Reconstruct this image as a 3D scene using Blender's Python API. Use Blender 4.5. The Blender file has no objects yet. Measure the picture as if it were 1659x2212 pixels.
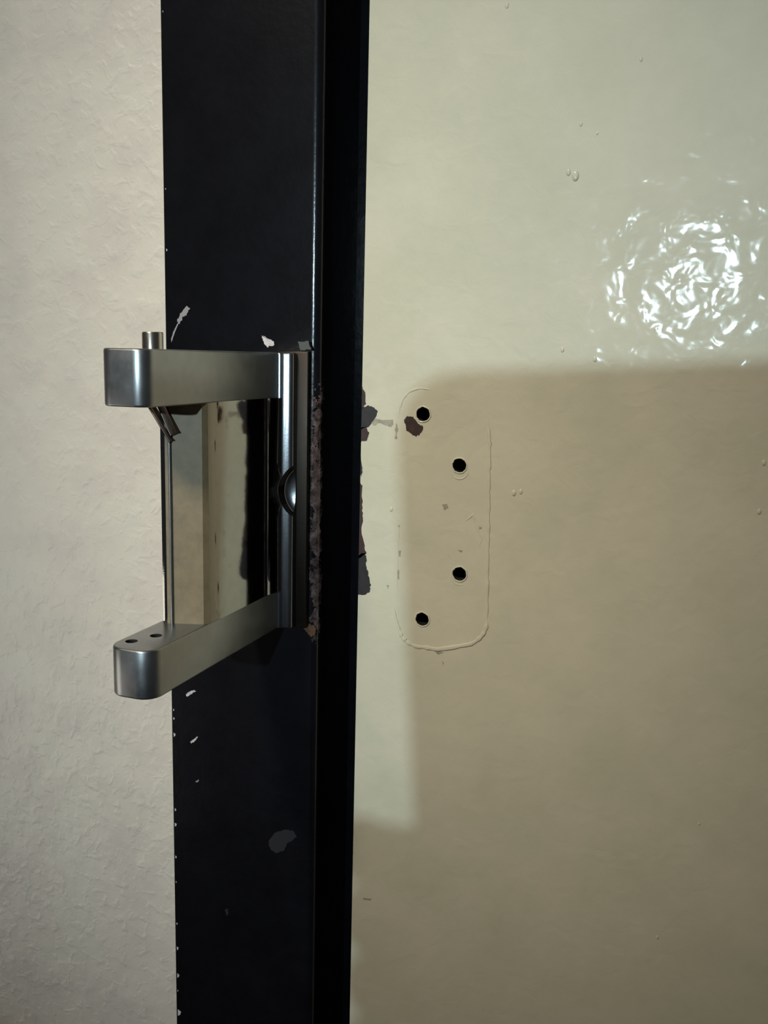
import bpy, bmesh, math, random
from mathutils import Vector, Matrix

# ------------------------------------------------------------------ camera
W, H, F = 1659.0, 2212.0, 1967.0
CX, CY = W/2, H/2
D0 = 0.270                      # camera to black frame face, metres
DD = 0.2766                     # camera to door face
EYE = Vector((0.0, -D0, 1.25))
def camray(x, y): return Vector(((x-CX)/F, -(y-CY)/F, -1.0))
ay = camray(1560, 790).normalized()
dz = camray(549, 12700)
az = dz - ay*ay.dot(dz); az = (-az).normalized()
ax = ay.cross(az).normalized()
ROT = Matrix((ax, ay, az))      # camera axes -> room axes
cd = bpy.data.cameras.new('camera'); cam = bpy.data.objects.new('camera', cd)
bpy.context.scene.collection.objects.link(cam)
cd.sensor_fit = 'HORIZONTAL'; cd.sensor_width = 36.0; cd.lens = F*36.0/W
cd.clip_start = 0.004; cd.clip_end = 50
cam.matrix_world = Matrix.Translation(EYE) @ ROT.to_4x4()
S = bpy.context.scene; S.camera = cam
S.view_settings.view_transform = 'Standard'; S.view_settings.look = 'None'
S.view_settings.gamma = 1.0; S.view_settings.use_curve_mapping = False
S.view_settings.exposure = 0.0

def at(x, y, Y=0.0):
    """point of the plane at depth Y that shows at photo pixel x, y"""
    d = ROT @ camray(x, y)
    return EYE + d*((Y+D0)/d.y)

# ------------------------------------------------------------------ world and lights
wd = bpy.data.worlds.new('world'); S.world = wd; wd.use_nodes = True
bg = wd.node_tree.nodes['Background']; bg.inputs[0].default_value = (0.9, 0.9, 1.0, 1); bg.inputs[1].default_value = 0.035

LAMP_DIST = 1.0
g = at(1487, 612, DD-D0) - EYE
LAMP = Vector((g.x*(DD+LAMP_DIST)/DD, (DD-D0)-LAMP_DIST, EYE.z + g.z*(DD+LAMP_DIST)/DD))
ld = bpy.data.lights.new('torch_light', 'SPOT'); lo = bpy.data.objects.new('torch_light', ld)
S.collection.objects.link(lo); lo.location = LAMP
ld.energy = 17.5; ld.color = (0.66, 0.89, 1.0); ld.shadow_soft_size = 0.008
ld.spot_size = math.radians(39); ld.spot_blend = 1.0
lo.rotation_euler = (at(700, 880) - LAMP).to_track_quat('-Z', 'Y').to_euler()

def area(name, loc, target, size, energy, color):
    a = bpy.data.lights.new(name, 'AREA'); o = bpy.data.objects.new(name, a)
    S.collection.objects.link(o); o.location = loc; a.shape = 'RECTANGLE'
    a.size, a.size_y = size; a.energy = energy; a.color = color
    o.rotation_euler = (Vector(target)-Vector(loc)).to_track_quat('-Z', 'Y').to_euler()
area('warm_fill_light', (-0.55, -0.52, 1.98), (-0.20, 0, 1.22), (0.5, 0.35), 0.8, (1.0, 0.90, 0.60))
area('low_side_fill', (-0.84, -0.44, 0.82), (-0.26, 0, 1.02), (0.35, 0.35), 0.85, (1.0, 0.93, 0.82))  # added fill to lift the lower left wall; no lamp stands there
wl = bpy.data.lights.new('warm_fill_spot', 'SPOT'); wo = bpy.data.objects.new('warm_fill_spot', wl)  # added soft spot, warm fill round the bracket; no such lamp on the wall
S.collection.objects.link(wo); wo.location = (-0.27, -0.80, 1.95)
wl.energy = 61.0; wl.color = (1.0, 0.93, 0.78); wl.shadow_soft_size = 0.13
wl.spot_size = math.radians(17.6); wl.spot_blend = 1.0
wo.rotation_euler = (at(830, 890) - wo.location).to_track_quat('-Z', 'Y').to_euler()

# ------------------------------------------------------------------ materials
def mat(name, col, rough=0.5, metal=0.0, coat=0.0, coat_rough=0.1, spec=0.5):
    m = bpy.data.materials.new(name); m.use_nodes = True
    b = m.node_tree.nodes['Principled BSDF']
    b.inputs['Base Color'].default_value = (*col, 1); b.inputs['Roughness'].default_value = rough
    b.inputs['Metallic'].default_value = metal; b.inputs['Coat Weight'].default_value = coat
    b.inputs['Coat Roughness'].default_value = coat_rough; b.inputs['Specular IOR Level'].default_value = spec
    return m
def N(m, t, **k):
    n = m.node_tree.nodes.new(t)
    for a, v in k.items():
        if hasattr(n, a): setattr(n, a, v)
        else: n.inputs[a].default_value = v
    return n
def L(m, a, b): m.node_tree.links.new(a, b)
def coord(m, stretch=(1, 1, 1)):
    t = N(m, 'ShaderNodeTexCoord'); mp = N(m, 'ShaderNodeMapping'); mp.inputs['Scale'].default_value = stretch
    L(m, t.outputs['Object'], mp.inputs['Vector']); return mp.outputs['Vector']
def noise(m, vec, scale, detail=2, rough=0.5, dist=0.0):
    n = N(m, 'ShaderNodeTexNoise'); n.inputs['Scale'].default_value = scale
    n.inputs['Detail'].default_value = detail; n.inputs['Roughness'].default_value = rough
    n.inputs['Distortion'].default_value = dist
    L(m, vec, n.inputs['Vector']); return n.outputs['Fac']
def ramp(m, fac, stops):
    r = N(m, 'ShaderNodeValToRGB'); e = r.color_ramp.elements
    while len(e) < len(stops): e.new(0.5)
    for i, (p, c) in enumerate(stops):
        e[i].position = p; e[i].color = (*c, 1) if len(c) == 3 else c
    L(m, fac, r.inputs['Fac']); return r.outputs['Color']
def math_(m, op, a, b=None, clamp=False):
    n = N(m, 'ShaderNodeMath', operation=op, use_clamp=clamp)
    for i, v in enumerate((a, b)):
        if v is None: continue
        if isinstance(v, (int, float)): n.inputs[i].default_value = v
        else: L(m, v, n.inputs[i])
    return n.outputs[0]
def mixc(m, fac, a, b, blend='MIX'):
    n = N(m, 'ShaderNodeMix', data_type='RGBA', blend_type=blend)
    for i, v in ((0, fac), (6, a), (7, b)):
        if isinstance(v, (int, float)): n.inputs[i].default_value = v
        elif isinstance(v, tuple): n.inputs[i].default_value = (*v, 1)
        else: L(m, v, n.inputs[i])
    return n.outputs[2]
def bump(m, h, strength, dist, prev=None):
    n = N(m, 'ShaderNodeBump'); n.inputs['Strength'].default_value = strength; n.inputs['Distance'].default_value = dist
    L(m, h, n.inputs['Height'])
    if prev is not None: L(m, prev, n.inputs['Normal'])
    return n.outputs['Normal']
def bsdf(m): return m.node_tree.nodes['Principled BSDF']

# wall paint: thick, lumpy, matt cream
m_wall = mat('wall_paint', (0.55, 0.50, 0.43), 0.42)
v = coord(m_wall)
c = ramp(m_wall, noise(m_wall, v, 38, 4, 0.6), [(0.3, (0.60, 0.52, 0.455)), (0.55, (0.67, 0.59, 0.50)), (0.75, (0.66, 0.60, 0.51))])
c = mixc(m_wall, ramp(m_wall, noise(m_wall, v, 900, 2, 0.5), [(0.66, (0, 0, 0)), (0.75, (0.16,)*3)]), c, (0.33, 0.30, 0.26))
L(m_wall, c, bsdf(m_wall).inputs['Base Color'])
n1 = bump(m_wall, noise(m_wall, v, 75, 3, 0.5, 0.2), 0.42, 0.0022)
nm = bump(m_wall, ramp(m_wall, noise(m_wall, v, 210, 2, 0.5, 0.6), [(0.5, (0, 0, 0)), (0.78, (1, 1, 1))]), 0.26, 0.0011, n1)
n2 = bump(m_wall, noise(m_wall, v, 1100, 3, 0.6), 0.16, 0.0005, nm)
L(m_wall, n2, bsdf(m_wall).inputs['Normal'])

# door paint: glossy gloss-coat over cream
m_door = mat('door_gloss_paint', (0.52, 0.49, 0.38), 0.5, coat=0.30, coat_rough=0.09, spec=0.3)
v = coord(m_door)
c = ramp(m_door, noise(m_door, v, 42, 5, 0.65), [(0.3, (0.475, 0.455, 0.345)), (0.7, (0.545, 0.505, 0.395))])
c = mixc(m_door, ramp(m_door, noise(m_door, v, 1100, 2, 0.5), [(0.68, (0, 0, 0)), (0.78, (0.12,)*3)]), c, (0.33, 0.29, 0.22))
L(m_door, c, bsdf(m_door).inputs['Base Color'])
n1 = bump(m_door, noise(m_door, v, 135, 2, 0.4, 0.3), 0.40, 0.0011)
n2 = bump(m_door, noise(m_door, v, 1400, 2, 0.5), 0.05, 0.0004, n1)
L(m_door, n1, bsdf(m_door).inputs['Coat Normal']); 
n3 = bump(m_door, noise(m_door, v, 170, 2, 0.5, 0.8), 0.14, 0.0012)
L(m_door, bump(m_door, noise(m_door, v, 1400, 2, 0.5), 0.06, 0.0004, n3), bsdf(m_door).inputs['Normal'])

# black frame paint, worn to primer on the corner where the hinge has rubbed
m_black = mat('black_gloss_paint', (0.004, 0.004, 0.005), 0.2, spec=0.5)
v = coord(m_black)
gx = N(m_black, 'ShaderNodeTexCoord'); sp = N(m_black, 'ShaderNodeSeparateXYZ'); L(m_black, gx.outputs['Object'], sp.inputs[0])
XC = at(684, 800).x; ZT = at(684, 850).z; ZB = at(684, 1385).z
nz = noise(m_black, v, 230, 5, 0.7)
wob = math_(m_black, 'MULTIPLY', math_(m_black, 'SUBTRACT', nz, 0.5), 0.014)
dx = math_(m_black, 'ABSOLUTE', math_(m_black, 'SUBTRACT', sp.outputs['X'], XC + 0.0002))
inx = math_(m_black, 'LESS_THAN', math_(m_black, 'ADD', dx, wob), 0.0014)
zz = math_(m_black, 'ADD', sp.outputs['Z'], math_(m_black, 'MULTIPLY', wob, 3.0))
inz = math_(m_black, 'MULTIPLY', math_(m_black, 'LESS_THAN', zz, ZT), math_(m_black, 'GREATER_THAN', zz, ZB))
worn = math_(m_black, 'MULTIPLY', math_(m_black, 'MULTIPLY', inx, inz), math_(m_black, 'LESS_THAN', math_(m_black, 'ADD', sp.outputs['Y'], wob), 0.0028))
primer = ramp(m_black, noise(m_black, v, 300, 5, 0.7), [(0.36, (0.008, 0.006, 0.006)), (0.5, (0.075, 0.050, 0.047)), (0.68, (0.18, 0.13, 0.125))])
base = ramp(m_black, noise(m_black, v, 60, 5, 0.7), [(0.35, (0.0030, 0.0030, 0.004)), (0.7, (0.0055, 0.0055, 0.0075))])
L(m_black, mixc(m_black, worn, base, primer), bsdf(m_black).inputs['Base Color'])
L(m_black, bump(m_black, noise(m_black, v, 260, 3, 0.55), 0.10, 0.0008), bsdf(m_black).inputs['Normal'])

def steel(name, col, rough, streak=(1, 1, 0.05), sc=900, st=0.06):
    m = mat(name, col, rough, metal=1.0)
    v = coord(m, streak)
    r = ramp(m, noise(m, v, sc, 3, 0.6), [(0.3, (rough*0.9,)*3), (0.7, (rough*1.1,)*3)])
    L(m, r, bsdf(m).inputs['Roughness'])
    v2 = coord(m)
    cc = ramp(m, noise(m, v2, 260, 5, 0.7), [(0.25, tuple(x*0.90 for x in col)), (0.65, col)])
    L(m, cc, bsdf(m).inputs['Base Color'])
    L(m, bump(m, noise(m, v2, 1500, 3, 0.6), st, 0.0003), bsdf(m).inputs['Normal'])
    return m
m_steel = steel('satin_steel', (0.36, 0.365, 0.37), 0.36, (1, 1, 1), 200, 0.02)
m_mirror = steel('polished_steel', (0.35, 0.345, 0.325), 0.06, (1, 1, 1), 300, 0.02)
m_foot = steel('worn_foot_steel', (0.30, 0.305, 0.32), 0.25, (1, 1, 0.1), 500, 0.05)
m_plate = steel('oxidised_steel', (0.035, 0.028, 0.023), 0.45)
m_pin = steel('pin_steel', (0.62, 0.57, 0.50), 0.24)
m_bronze = steel('browned_steel', (0.15, 0.11, 0.085), 0.4)
m_brown_reflect = mat('painted_brown_reflection', (0.21, 0.15, 0.08), 0.5)  # reflection of the shaded door, painted as brown on the web's front bevel
vv = coord(m_brown_reflect); L(m_brown_reflect, ramp(m_brown_reflect, noise(m_brown_reflect, vv, 300, 5, 0.7), [(0.3, (0.17, 0.125, 0.068)), (0.7, (0.24, 0.175, 0.095))]), bsdf(m_brown_reflect).inputs['Base Color'])
m_greypatch = mat('flat_grey', (0.06, 0.065, 0.062), 0.6)
m_hole = mat('hole_dark_steel', (0.006, 0.005, 0.005), 0.8)
m_primer = mat('purple_grey_primer', (0.017, 0.012, 0.0145), 0.6)
m_redprimer = mat('red_brown_primer', (0.036, 0.014, 0.011), 0.6)
m_flake = mat('bare_undercoat', (0.50, 0.46, 0.46), 0.6)
m_rust = mat('rust', (0.10, 0.045, 0.022), 0.8)
m_stain = mat('grime_stain', (0.29, 0.26, 0.20), 0.6)
m_scratch = mat('chalky_scratch', (0.26, 0.25, 0.25), 0.7)
m_scuff = mat('scuffed_black_paint', (0.008, 0.0085, 0.0105), 0.5)
for mm_, a in ((m_primer, 0.5), (m_redprimer, 0.5), (m_flake, 0.8), (m_rust, 0.4), (m_stain, 0.7)):
    bc = tuple(bsdf(mm_).inputs['Base Color'].default_value)[:3]
    vv = coord(mm_); L(mm_, ramp(mm_, noise(mm_, vv, 700, 4, 0.7), [(0.3, tuple(x*a for x in bc)), (0.7, tuple(min(1, x*1.25) for x in bc))]), bsdf(mm_).inputs['Base Color'])
m_floor = mat('floor_tile', (0.12, 0.11, 0.10), 0.4)
vv = coord(m_floor); L(m_floor, ramp(m_floor, noise(m_floor, vv, 14, 4), [(0.3, (0.09, 0.085, 0.08)), (0.7, (0.15, 0.14, 0.125))]), bsdf(m_floor).inputs['Base Color'])
m_case = mat('dark_phone_case', (0.02, 0.02, 0.023), 0.5)
m_lens = mat('lens_glass', (0.005, 0.005, 0.008), 0.05)

# ------------------------------------------------------------------ mesh helpers
def link(name, bm, m, parent=None, smooth=True, angle=0.6):
    me = bpy.data.meshes.new(name); bmesh.ops.recalc_face_normals(bm, faces=bm.faces); bm.to_mesh(me); bm.free()
    for mm in (m if isinstance(m, (list, tuple)) else [m]): me.materials.append(mm)
    o = bpy.data.objects.new(name, me); S.collection.objects.link(o)
    if parent is not None: o.parent = parent
    if smooth:
        for p in me.polygons: p.use_smooth = True
        try: me.set_sharp_from_angle(angle=angle)
        except Exception: pass
    return o
def empty(name, loc):
    o = bpy.data.objects.new(name, None); o.location = loc; o.empty_display_size = 0.01; S.collection.objects.link(o); return o
def adopt(o, root):
    """keep room coordinates of the mesh data, make o a child of root"""
    o.parent = root; o.matrix_parent_inverse = Matrix.Translation(-Vector(root.location))
def tag(o, label=None, cat=None, group=None, kind=None):
    for k, v in (('label', label), ('category', cat), ('group', group), ('kind', kind)):
        if v: o[k] = v
def bevel(bm, w, seg=3, edges=None):
    bmesh.ops.bevel(bm, geom=list(edges or bm.edges), offset=w, segments=seg, profile=0.5, affect='EDGES', clamp_overlap=True)
def box(x0, x1, y0, y1, z0, z1):
    bm = bmesh.new(); bmesh.ops.create_cube(bm, size=1)
    for v in bm.verts:
        v.co = Vector(((x0+x1)/2+v.co.x*(x1-x0), (y0+y1)/2+v.co.y*(y1-y0), (z0+z1)/2+v.co.z*(z1-z0)))
    return bm
def prism(pts, a, b, axis='z'):
    bm = bmesh.new()
    def P(u, w, t): return (u, w, t) if axis == 'z' else (u, t, w)
    lo_ = [bm.verts.new(P(*p, a)) for p in pts]; hi = [bm.verts.new(P(*p, b)) for p in pts]
    bm.faces.new(lo_); bm.faces.new(hi[::-1])
    for i in range(len(pts)):
        j = (i+1) % len(pts); bm.faces.new((lo_[i], lo_[j], hi[j], hi[i]))
    bmesh.ops.recalc_face_normals(bm, faces=bm.faces); return bm
def rim_bevel(bm, w, seg=3):
    """soften only the sharp rims of a prism"""
    es = [e for e in bm.edges if len(e.link_faces) == 2 and e.calc_face_angle() > 0.9]
    bevel(bm, w, seg, es)
def cyl(p0, p1, r, seg=40, r2=None):
    bm = bmesh.new(); p0, p1 = Vector(p0), Vector(p1); d = p1-p0
    bmesh.ops.create_cone(bm, cap_ends=True, segments=seg, radius1=r, radius2=r if r2 is None else r2, depth=d.length)
    q = d.to_track_quat('Z', 'Y').to_matrix().to_4x4()
    bmesh.ops.transform(bm, verts=bm.verts, matrix=Matrix.Translation((p0+p1)/2) @ q); return bm
def arc(cx, cz, r, a0, a1, n=8):
    return [(cx+r*math.cos(math.radians(a0+(a1-a0)*i/n)), cz+r*math.sin(math.radians(a0+(a1-a0)*i/n))) for i in range(n+1)]
def cut(o, cutters):
    for c_ in cutters:
        md = o.modifiers.new('cut', 'BOOLEAN'); md.operation = 'DIFFERENCE'; md.object = c_; md.solver = 'EXACT'
        try: md.material_mode = 'TRANSFER'
        except Exception: pass
    bpy.context.view_layer.update()
    dg = bpy.context.evaluated_depsgraph_get()
    me = bpy.data.meshes.new_from_object(o.evaluated_get(dg), preserve_all_data_layers=True, depsgraph=dg)
    o.modifiers.clear(); o.data = me
    for c_ in cutters: bpy.data.objects.remove(c_, do_unlink=True)
    for p in me.polygons: p.use_smooth = True
    try: me.set_sharp_from_angle(angle=0.6)
    except Exception: pass
def tube(pts, r, seg=10, flat=1.0, closed=False):
    """soft bead lying on a plane of constant y; flat scales its thickness towards the viewer"""
    bm = bmesh.new(); n = len(pts); rings = []
    for i, p in enumerate(pts):
        a = pts[(i-1) % n] if (closed or i) else pts[i]; b = pts[(i+1) % n] if (closed or i < n-1) else pts[i]
        t = (Vector(b)-Vector(a)).normalized(); s = Vector((t.z, 0, -t.x))
        rr = r[i] if isinstance(r, (list, tuple)) else r
        rings.append([bm.verts.new(Vector(p)+s*rr*math.cos(2*math.pi*k/seg)+Vector((0, rr*flat*math.sin(2*math.pi*k/seg), 0))) for k in range(seg)])
    for i in range(n if closed else n-1):
        A, B = rings[i], rings[(i+1) % n]
        for k in range(seg): bm.faces.new((A[k], A[(k+1) % seg], B[(k+1) % seg], B[k]))
    if not closed:
        bm.faces.new(rings[0]); bm.faces.new(rings[-1][::-1])
    return bm
rnd = random.Random(4)
def chip(px, Y, m, parent, thick=0.00012, name='paint_chip', label=None, jit=1.5, sub=5):
    """small patch of bared undercoat with its own ragged outline, lying on the surface at depth Y"""
    pts = []
    n = len(px)
    for i in range(n):
        a, b = px[i], px[(i+1) % n]
        for k in range(sub):
            t = k/sub; j = jit if k else 0.0
            q = at(a[0]+(b[0]-a[0])*t+rnd.uniform(-j, j), a[1]+(b[1]-a[1])*t+rnd.uniform(-j, j), Y)
            if parent.name.startswith('door'): q.x = max(q.x, x_door+0.00002)
            pts.append((q.x, q.z))
    o = link(name, prism(pts, Y-thick, Y+0.0002, 'y'), m, smooth=False); adopt(o, parent)
    if label: o['label'] = label
    return o

# ------------------------------------------------------------------ the setting
YD = DD - D0
x_black = at(360, 900).x; x_corner = at(690, 800).x; x_door = at(785, 700, YD).x
wall = link('wall_left', box(-1.3, x_black+0.004, 0.0012, 0.15, 0, 2.4), m_wall, smooth=False); tag(wall, kind='structure')
wr = link('wall_right', box(0.86, 1.7, 0.0012, 0.15, 0, 2.4), m_wall, smooth=False); tag(wr, kind='structure')
wt = link('wall_back', box(x_black+0.004, 0.86, 0.0012, 0.15, 2.1, 2.4), m_wall, smooth=False); tag(wt, kind='structure')
floor = link('floor', box(-1.3, 1.7, -2.0, 0.15, -0.05, 0), m_floor, smooth=False); tag(floor, kind='structure')
# frame jamb: face, rounded corner, reveal and the rebate behind the door gap
rc = 0.0032
pts = [(x_black, 0.0011), (x_black, 0.0003), (x_black+0.0003, 0.0)]
pts += arc(x_corner-rc, rc, rc, -90, 0, 8)
pts += [(x_corner, 0.030), (x_door+0.02, 0.030), (x_door+0.02, 0.14), (x_black+0.0045, 0.14), (x_black+0.0045, 0.0011)]
jamb = link('trim_1', prism(pts, 0.0, 2.1, 'z'), m_black); tag(jamb, kind='structure')

# ------------------------------------------------------------------ door with the plate ghost and its four screw holes
droot = empty('door_1', (x_door, YD, 0)); tag(droot, kind='structure')
holes = [(914, 895), (992.5, 1006), (992.5, 1240), (912, 1338)]
dbm = box(x_door, 0.84, YD, YD+0.022, 0.008, 2.08)
panel = link('door_panel', dbm, [m_door, m_hole], smooth=False)
cs = []
for hx, hy in holes:
    p = at(hx, hy, YD)
    cs.append(link('cutter', cyl((p.x, YD-0.002, p.z), (p.x, YD+0.016, p.z), 0.00225, 32), m_hole))
cut(panel, cs); adopt(panel, droot)
panel.data.materials.append(m_black)
for p_ in panel.data.polygons:                               # the narrow edge of the door is black like the jamb
    if p_.normal.x < -0.9 and abs(p_.center.x-x_door) < 0.0005: p_.material_index = len(panel.data.materials)-1
for hx, hy in holes:                                        # lip of paint round each hole
    p = at(hx, hy, YD-0.0001)
    q = [(p.x+(0.00245+rnd.uniform(-.00012, .00012))*math.cos(a*math.pi/14), YD, p.z+(0.00245+rnd.uniform(-.00012, .00012))*math.sin(a*math.pi/14)) for a in range(28)]
    o = link('screw_hole_rim', tube(q, 0.00026, 8, 0.9, True), m_door); adopt(o, droot)
# crescent marks left by countersunk heads
for (hx, hy, a0, a1) in ((992.5, 1014, 170, 370), (994, 1244, 170, 290)):
    p = at(hx, hy, YD); q = []
    for i in range(13):
        a = math.radians(a0+(a1-a0)*i/12); q.append((p.x+0.0030*math.cos(a), YD, p.z+0.0031*math.sin(a)))
    o = link('paint_ridge', tube(q, [0.00024*math.sin(math.pi*(i+0.6)/13.2)+0.00004 for i in range(13)], 8, 0.6), m_door); adopt(o, droot)
def ridge(pix, w, flat=0.6, name='paint_ridge'):
    q = []
    for i in range(len(pix)-1):
        a, b = Vector(pix[i]), Vector(pix[i+1]); n = max(2, int((b-a).length/7))
        for k in range(n):
            t = a+(b-a)*(k/n); q.append(at(t.x+rnd.uniform(-.7, .7), t.y, YD))
    q.append(at(*pix[-1], YD)); n = len(q)
    rr = [1.45*w*(0.55+0.45*rnd.random())*min(1, (i+0.4)/4, (n-i-0.6)/4+0.05) for i in range(n)]
    o = link(name, tube([(p.x, YD, p.z) for p in q], rr, 8, flat), m_door); adopt(o, droot)
def parc(cx_, cy_, r, a0, a1, n=9): return [(cx_+r*math.cos(math.radians(a0+(a1-a0)*i/n)), cy_+r*math.sin(math.radians(a0+(a1-a0)*i/n))) for i in range(n+1)]
ridge([(1053, 905), (1058, 960), (1056, 1040), (1055, 1130), (1053, 1250), (1052, 1340)], 0.00045, 0.55)
ridge([(1052, 1340)] + parc(1000, 1342, 52, 5, 88) + [(975, 1399), (945, 1403), (915, 1398)] + parc(912, 1346, 52, 96, 160) + [(853, 1330), (848, 1305)], 0.00055, 0.6)
ridge([(860, 905), (864, 880)] + parc(910, 885, 46, 190, 285, 8) + [(935, 843)], 0.00030, 0.5)
ridge([(860, 1290), (857, 1250), (860, 1200), (862, 1130)], 0.00018, 0.5)
ridge([(1000, 1130), (1022, 1112), (1030, 1140), (1040, 1165), (1034, 1185)], 0.00035, 0.4)
ridge([(1000, 1130), (1012, 1155), (1024, 1168)], 0.0003, 0.4)
ridge([(960, 1180), (975, 1208), (992, 1212)], 0.00025, 0.4)
for (x, y, r) in ((1243, 380, 9), (1228, 372, 6), (1255, 268, 4), (1290, 288, 3), (845, 1100, 5), (1640, 1105, 5), (1215, 755, 5), (1285, 776, 5), (1385, 128, 4), (1095, 12, 5), (1650, 1000, 5), (1420, 2025, 4), (1510, 1780, 3), (1110, 1065, 6), (1125, 1062, 5)):
    bmn = bmesh.new(); bmesh.ops.create_icosphere(bmn, subdivisions=3, radius=1.0); p = at(x, y, YD); k = r*DD/F
    for v_ in bmn.verts: v_.co = Vector((p.x+v_.co.x*k*0.8, YD+v_.co.y*k*0.35, p.z+v_.co.z*k*1.2))
    o = link('paint_bump', bmn, m_door); adopt(o, droot)
# chipped paint along the door edge
xe = 770
chips = [
 ([(783, 836), (787, 850), (789, 872), (780, 884), (782, 842)], m_redprimer, 'dark red-brown chip'),
 ([(782, 880), (792, 876), (806, 880), (814, 889), (808, 903), (800, 915), (792, 923), (778, 928)], m_primer, 'purple-grey chip in the door edge'),
 ([(779, 924), (790, 922), (796, 935), (790, 952), (778, 955)], m_redprimer, 'red-brown chip in the door edge'),
 ([(777, 985), (783, 1012), (781, 1030), (776, 1024)], m_primer, None),
 ([(775, 1042), (783, 1048), (782, 1090), (784, 1120), (781, 1150), (786, 1180), (789, 1196), (774, 1206)], m_redprimer, 'long narrow red-brown chip'),
 ([(772, 1200), (786, 1194), (789, 1202), (790, 1225), (795, 1246), (799, 1262), (797, 1278), (785, 1285), (771, 1283)], m_primer, 'purple-grey chip at the foot of the worn edge'),
]
for px, m, lab in chips:
    chip([(max(p[0], at and 0)+ (2 if p[0] > 785 else 0), p[1]) for p in px], YD, m, droot, label=lab)
chip([(873, 908), (880, 898), (893, 900), (903, 915), (914, 922), (912, 932), (900, 943), (890, 938), (878, 930)], YD, m_redprimer, droot, label='brown chip beside the top screw hole')
for px in ([(800, 912), (812, 904), (828, 908), (848, 906), (850, 914), (846, 922), (836, 920), (820, 914), (806, 920)],
           [(856, 912), (860, 925), (857, 950), (852, 945), (854, 925)]):
    chip(px, YD, m_stain, droot, name='grime_stain', thick=0.00004)
for px in ([(936, 1404), (950, 1406), (958, 1410), (946, 1414)], [(783, 1940), (802, 1941), (800, 1945), (786, 1944)], [(859, 1135), (864, 1134), (863, 1142)],
           [(861, 1190), (866, 1189), (865, 1202), (861, 1201)], [(859, 1230), (863, 1232), (862, 1252), (858, 1250)], [(1009, 1395), (1018, 1392), (1014, 1397)], [(954, 1427), (959, 1432), (957, 1438)], [(835, 1264), (840, 1264), (838, 1272)],
           [(955, 1090), (966, 1088), (969, 1097), (960, 1102)], [(1035, 1136), (1042, 1140), (1036, 1144)], [(988, 1188), (1000, 1189), (996, 1194)]):
    chip(px, YD, m_stain, droot, name='grime_speck', thick=0.00005, jit=0.6)

# ------------------------------------------------------------------ chips and scratches in the black jamb
def jchip(px, m=m_flake, name='paint_chip', label=None, Y=0.0, **k): return chip(px, Y, m, jamb, name=name, label=label, **k)
jchip([(565, 724), (573, 727), (582, 733), (592, 738), (592, 746), (583, 747), (578, 750), (572, 744), (568, 733)], label='pale flake of bared undercoat')
jchip([(403, 661), (411, 666), (404, 677), (394, 688), (386, 700), (383, 694), (388, 683), (395, 672)], label='pale curved scratch', jit=1.8, m=m_scratch)
jchip([(384, 698), (386, 700), (379, 716), (374, 730), (371, 740), (370, 733), (374, 718), (380, 706)], jit=0.5, m=m_scratch)
jchip([(402, 1500), (408, 1494), (418, 1491), (424, 1492), (414, 1499), (405, 1505)])
jchip([(411, 1603), (416, 1598), (428, 1591), (424, 1598), (414, 1606)])
jchip([(422, 1688), (430, 1684), (427, 1690)], m_stain)
for y, r in ((1587, 4.5), (1552, 3), (1533, 2.5), (1749, 3.5), (1781, 4), (1851, 3), (2048, 4), (2107, 4.5), (2187, 7), (1995, 2.5), (25, 2), (408, 2), (540, 3), (2140, 2), (1905, 2.2)):
    x = 350+ (y*0.0152) + 1.0
    jchip([(x, y-r), (x+r*1.0, y-r*0.3), (x+r*0.8, y+r*0.6), (x+0.5, y+r)], jit=0.5, label=None)
jchip([(592, 1800), (615, 1792), (634, 1795), (641, 1808), (622, 1820), (612, 1838), (596, 1843), (584, 1835), (580, 1818)], m_scuff, 'scuff', 'faint dull scuff', thick=0.00003)
jchip([(485, 1966), (491, 1962), (495, 1972), (490, 1978)], m_scuff, 'scuff', thick=0.00003)

jchip([(652, 1352), (662, 1346), (676, 1350), (684, 1358), (680, 1372), (672, 1376), (664, 1366)], m_rust, 'rust_patch', 'orange-brown rust below the bracket')
# ------------------------------------------------------------------ the hinge bracket
K = D0
XL, XR = -0.5400*K, -0.4880*K
ZE = EYE.z
ZA1, ZA0 = ZE+0.0028*K, ZE-0.0505*K       # upper arm top and underside
ZB1, ZB0 = ZE-0.2823*K, ZE-0.3318*K       # lower arm
Y_TIP = -(1-0.706)*K; Y_WEB = -(1-0.803)*K
XP = -0.4585*K                             # right edge of mounting plate
XS = -0.4720*K                             # right edge of stepped foot
hroot = empty('hinge_bracket', ((XL+XR)/2, 0, ZB0))
tag(hroot, 'worn steel hinge bracket with two arms, screwed to the black door frame', 'hinge')
def hpart(name, bm, m, label=None, **k):
    o = link(name, bm, m, **k); adopt(o, hroot)
    if label: o['label'] = label
    return o
# mounting plate against the jamb
pb = box(-0.500*K, XP, -0.0026, 0.0, ZB0-0.0005, ZE+0.0050*K); bevel(pb, 0.0006, 2)
plate = hpart('mounting_plate', pb, m_plate, 'dark oxidised back plate')
for px in ([(644, 738), (668, 737), (673, 755), (650, 757)],):
    chip(px, -0.0029+0.0002, m_greypatch, hroot, name='grey_patch', thick=0.0004, label='small grey patch beside the foot')  # thin grey piece laid on the plate
# stepped foot with a scooped clearance for the screw
pts = [(XL-0.004, -0.0024), (XL-0.004, -0.0050), (XL, -0.0076), (XR+0.0004, -0.0076), (XR+0.0012, -0.0070), (XS-0.0008, -0.0063), (XS, -0.0056), (XS, -0.0024)]
fb = prism(pts, ZB0, ZA1, 'z'); bevel(fb, 0.0005, 4, [e for e in fb.edges if e.calc_face_angle() > 0.3])
foot = hpart('foot', fb, [m_foot, m_mirror], 'polished stepped foot')
zc = at(650, 1062, -0.005).z
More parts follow.
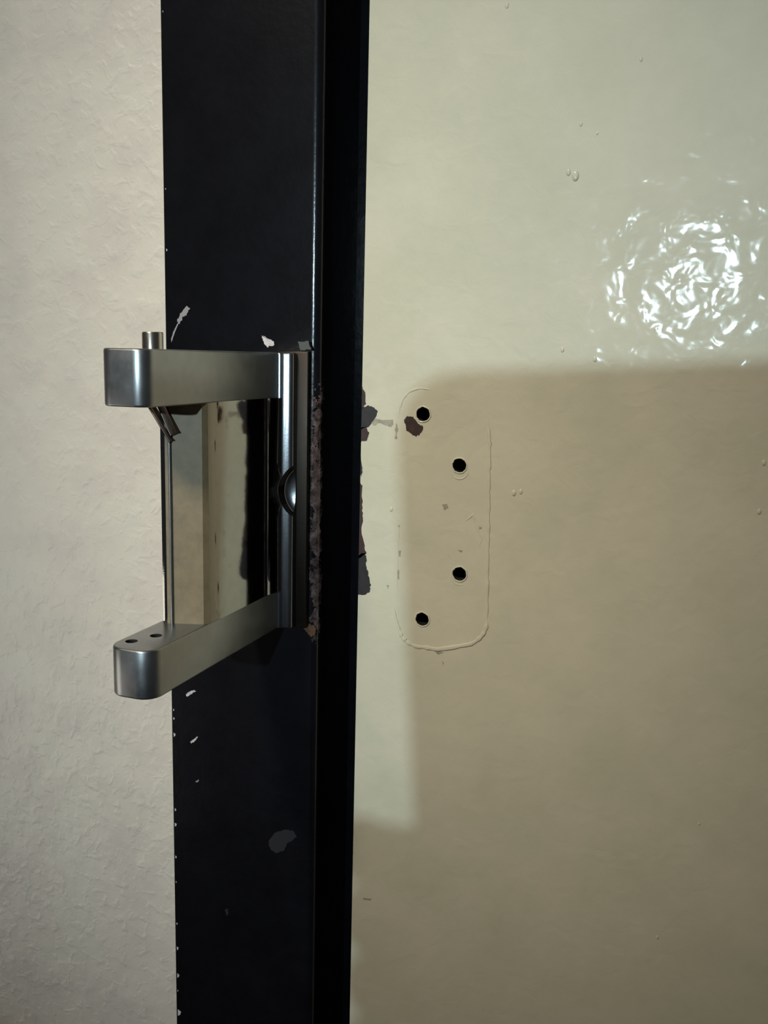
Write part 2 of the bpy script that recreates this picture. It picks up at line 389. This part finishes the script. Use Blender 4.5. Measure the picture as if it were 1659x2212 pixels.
# arms: a rounded nose in plan, extruded in height
def arm_pts(r_right, r_left):
    p = [(XL, -0.006)]
    p += [(XL+r_left-r_left*math.cos(math.radians(a)), Y_TIP+r_left-r_left*math.sin(math.radians(a))) for a in range(0, 91, 9)]
    p += [(XR-r_right+r_right*math.sin(math.radians(a)), Y_TIP+r_right-r_right*math.cos(math.radians(a))) for a in range(0, 91, 9)]
    p += [(XR, -0.006)]
    return p
ua = prism(arm_pts(0.0038, 0.0040), ZA0, ZA1, 'z'); rim_bevel(ua, 0.0006, 3)
upper = hpart('arm', ua, m_steel, 'upper arm')
la = prism(arm_pts(0.0048, 0.0050), ZB0, ZB1, 'z'); rim_bevel(la, 0.0006, 3)
lower = hpart('arm', la, [m_steel, m_hole], 'lower arm with two pin holes')
# find the holes on the lower arm top
def on_z(x, y, z):
    d = ROT @ camray(x, y); return EYE + d*((z-EYE.z)/d.z)
cs = []
for hx, hy in ((284, 1385), (337, 1373)):
    p = on_z(hx, hy, ZB1); cs.append(link('cutter', cyl((p.x, p.y, ZB1-0.009), (p.x, p.y, ZB1+0.002), 0.00165, 28), m_hole))
cut(lower, cs)
# web between the arms
wp = [(XL, -0.006), (XL, Y_WEB+0.0060), (XL+0.0008, Y_WEB+0.0004), (XL+0.0014, Y_WEB-0.0014), (XL+0.0030, Y_WEB-0.0018), (XR-0.0012, Y_WEB+0.0016), (XR-0.0003, Y_WEB+0.0030), (XR-0.0002, Y_WEB+0.0085), (XR-0.0001, Y_WEB+0.0092), (XR-0.0001, -0.006)]
wb = prism(wp, ZB1-0.001, ZA0+0.001, 'z'); web = hpart('web', wb, m_mirror, 'polished web plate')
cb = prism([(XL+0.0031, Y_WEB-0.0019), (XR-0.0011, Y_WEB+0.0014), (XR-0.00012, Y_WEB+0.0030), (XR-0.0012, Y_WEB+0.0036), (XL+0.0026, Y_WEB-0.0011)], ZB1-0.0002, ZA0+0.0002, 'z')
hpart('web_front', cb, m_brown_reflect, 'dull brown front bevel of the web')
# low step pad along the web where it meets the foot
sb = prism([(XR-0.0008, -0.0150), (XR+0.0001, -0.0148), (XR+0.0011, -0.0100), (XR+0.0011, -0.0066), (XR-0.0008, -0.0066)], ZB1-0.0002, ZA0+0.0002, 'z')
step = hpart('web_step', sb, m_mirror, 'narrow machined step')
def pocket(): return link('cutter', cyl((XR+0.0103, -0.014, zc), (XR+0.0103, -0.0052, zc), 0.0102, 96), m_mirror)
for o in (foot, step): cut(o, [pocket()])
def bowl():
    hb = bmesh.new(); bmesh.ops.create_uvsphere(hb, u_segments=64, v_segments=32, radius=1.0)
    for v_ in hb.verts: v_.co = Vector((XR+0.0103+v_.co.x*0.0092, -0.0054+v_.co.y*0.0027, zc+v_.co.z*0.0092))
    return link('cutter', hb, m_foot)
cut(foot, [bowl()])

# hinge pin through the upper arm, stub above
pc = on_z(330, 752, ZA1+0.0001)
PX, PY = (-0.679*0.80)*K+0.0, -0.20*K
pinb = cyl((PX, PY, ZA0-0.001), (PX, PY, ZE+0.0250*0.80*K-0.0), 0.0029, 48); rim_bevel(pinb, 0.0004, 2)
pin = hpart('hinge_pin', pinb, m_pin, 'pale pin stub above the upper arm')
# slanted spring blade and the wire running down the front of the web
def plate_between(a, b, w, t, name, m, label):
    a, b = Vector(a), Vector(b); d = (b-a).normalized(); s = Vector((0, 1, 0)).cross(d).normalized(); n = d.cross(s)
    bm = bmesh.new(); bmesh.ops.create_cube(bm, size=1)
    for v_ in bm.verts: v_.co = (a+b)/2 + s*v_.co.x*w + n*v_.co.y*t + d*v_.co.z*(b-a).length
    bevel(bm, 0.00025, 2); return hpart(name, bm, m, label)
Ys = Y_WEB-0.0014
plate_between(at(346, 862, Ys), at(379, 938, Ys), 0.0024, 0.0016, 'spring_blade', m_bronze, 'short slanted brown blade under the upper arm')
plate_between(at(318, 862, Ys), at(373, 953, Ys), 0.0010, 0.0018, 'spring_leg', m_bronze, 'thin slanted brown spring leg')
wirep = [at(374, 950, Ys), at(368, 975, Ys), at(367, 1100, Ys), at(369, 1250, Ys)]
wb_ = cyl(Vector((at(370, 1100, Ys).x, Ys-0.0005, ZB1-0.0005)), Vector((at(370, 1100, Ys).x, Ys-0.0005, at(370, 945, Ys).z)), 0.0004, 20)
hpart('wire', wb_, m_steel, 'thin upright wire in front of the web')

# ------------------------------------------------------------------ the photographer's phone, behind the lens
def to_cam(p): return ROT.transposed() @ (p-EYE)
def shadow_to_phone(px, py, zc_):
    s_ = to_cam(at(px, py, YD)); l_ = to_cam(LAMP)
    t = (zc_-s_.z)/(l_.z-s_.z); return s_+(l_-s_)*t
zp = 0.004
left = shadow_to_phone(868, 1250, zp).x; top = shadow_to_phone(1150, 800, zp).y
print('PHONE', left, top)
def rr(x0, x1, y0, y1, r):
    p = []
    for (cx_, cy_, a) in ((x1-r, y1-r, 0), (x0+r, y1-r, 90), (x0+r, y0+r, 180), (x1-r, y0+r, 270)): p += arc(cx_, cy_, r, a, a+90, 6)
    return p
ph = empty('smartphone', EYE); ph.matrix_world = Matrix.Translation(EYE) @ ROT.to_4x4()
tag(ph, 'dark smartphone held up to the door by the photographer, outside the picture', 'phone')
b1 = prism(rr(left, 0.012, -0.135, top, 0.014), zp, zp+0.009, 'z'); rim_bevel(b1, 0.0012, 3)
link('phone_body', b1, m_case, ph)
link('camera_lens', cyl((0, 0, zp-0.0012), (0, 0, zp+0.001), 0.005, 32), m_lens, ph)

# the hand that holds the phone, with a dark sleeve
def skin_body(name, verts, edges, m, parent):
    bm = bmesh.new(); ly = bm.verts.layers.skin.verify(); vs = []
    for i, (co, r) in enumerate(verts):
        v_ = bm.verts.new(co); v_[ly].radius = (r, r); v_[ly].use_root = (i == 0); vs.append(v_)
    for a, b in edges: bm.edges.new((vs[a], vs[b]))
    me = bpy.data.meshes.new(name); bm.to_mesh(me); bm.free(); me.materials.append(m)
    o = bpy.data.objects.new(name, me); S.collection.objects.link(o); o.parent = parent
    o.modifiers.new('skin', 'SKIN').use_smooth_shade = True
    sb_ = o.modifiers.new('sub', 'SUBSURF'); sb_.levels = 2; sb_.render_levels = 2
    return o
m_skin = mat('skin', (0.42, 0.24, 0.16), 0.5)
vv = coord(m_skin); L(m_skin, ramp(m_skin, noise(m_skin, vv, 120, 4), [(0.3, (0.38, 0.21, 0.14)), (0.7, (0.46, 0.27, 0.185))]), bsdf(m_skin).inputs['Base Color'])
m_sleeve = mat('dark_sleeve', (0.02, 0.022, 0.03), 0.9)
pr = empty('person', EYE); pr.matrix_world = Matrix.Translation(EYE) @ ROT.to_4x4()
tag(pr, 'hand in a dark sleeve gripping the smartphone, outside the picture', 'person')
yh = shadow_to_phone(800, 1745, zp).y
hv = [((-0.022, -0.118, 0.040), 0.017), ((-0.006, -0.165, 0.052), 0.021), ((0.010, -0.215, 0.080), 0.023)]
he = [(0, 1), (1, 2)]
for k in range(4):
    y = yh-0.010-0.0165*k; rr_ = (0.0092, 0.0094, 0.0090, 0.0084)[k]; ln = (0.0, 0.003, 0.001, -0.004)[k]
    b0 = len(hv)
    hv += [((-0.040, y*0.55-0.118*0.45, 0.036), 0.012), ((-0.062, y, 0.034), rr_*1.1), ((left-0.020, y, 0.022), rr_), ((left-0.0125, y+0.002, 0.007), rr_)]
    he += [(0, b0)] + [(b0+i, b0+i+1) for i in range(3)]
b0 = len(hv)
hv += [((-0.004, -0.100, 0.038), 0.014), ((0.020, -0.078, 0.030), 0.0115), ((0.025, -0.052, 0.018), 0.0100), ((0.0235, -0.032, 0.010), 0.0086)]
he += [(0, b0), (b0, b0+1), (b0+1, b0+2), (b0+2, b0+3)]
skin_body('hand', hv, he, m_skin, pr)
skin_body('sleeve', [((0.006, -0.200, 0.074), 0.031), ((0.030, -0.290, 0.130), 0.040), ((0.070, -0.400, 0.240), 0.050)], [(0, 1), (1, 2)], m_sleeve, pr)
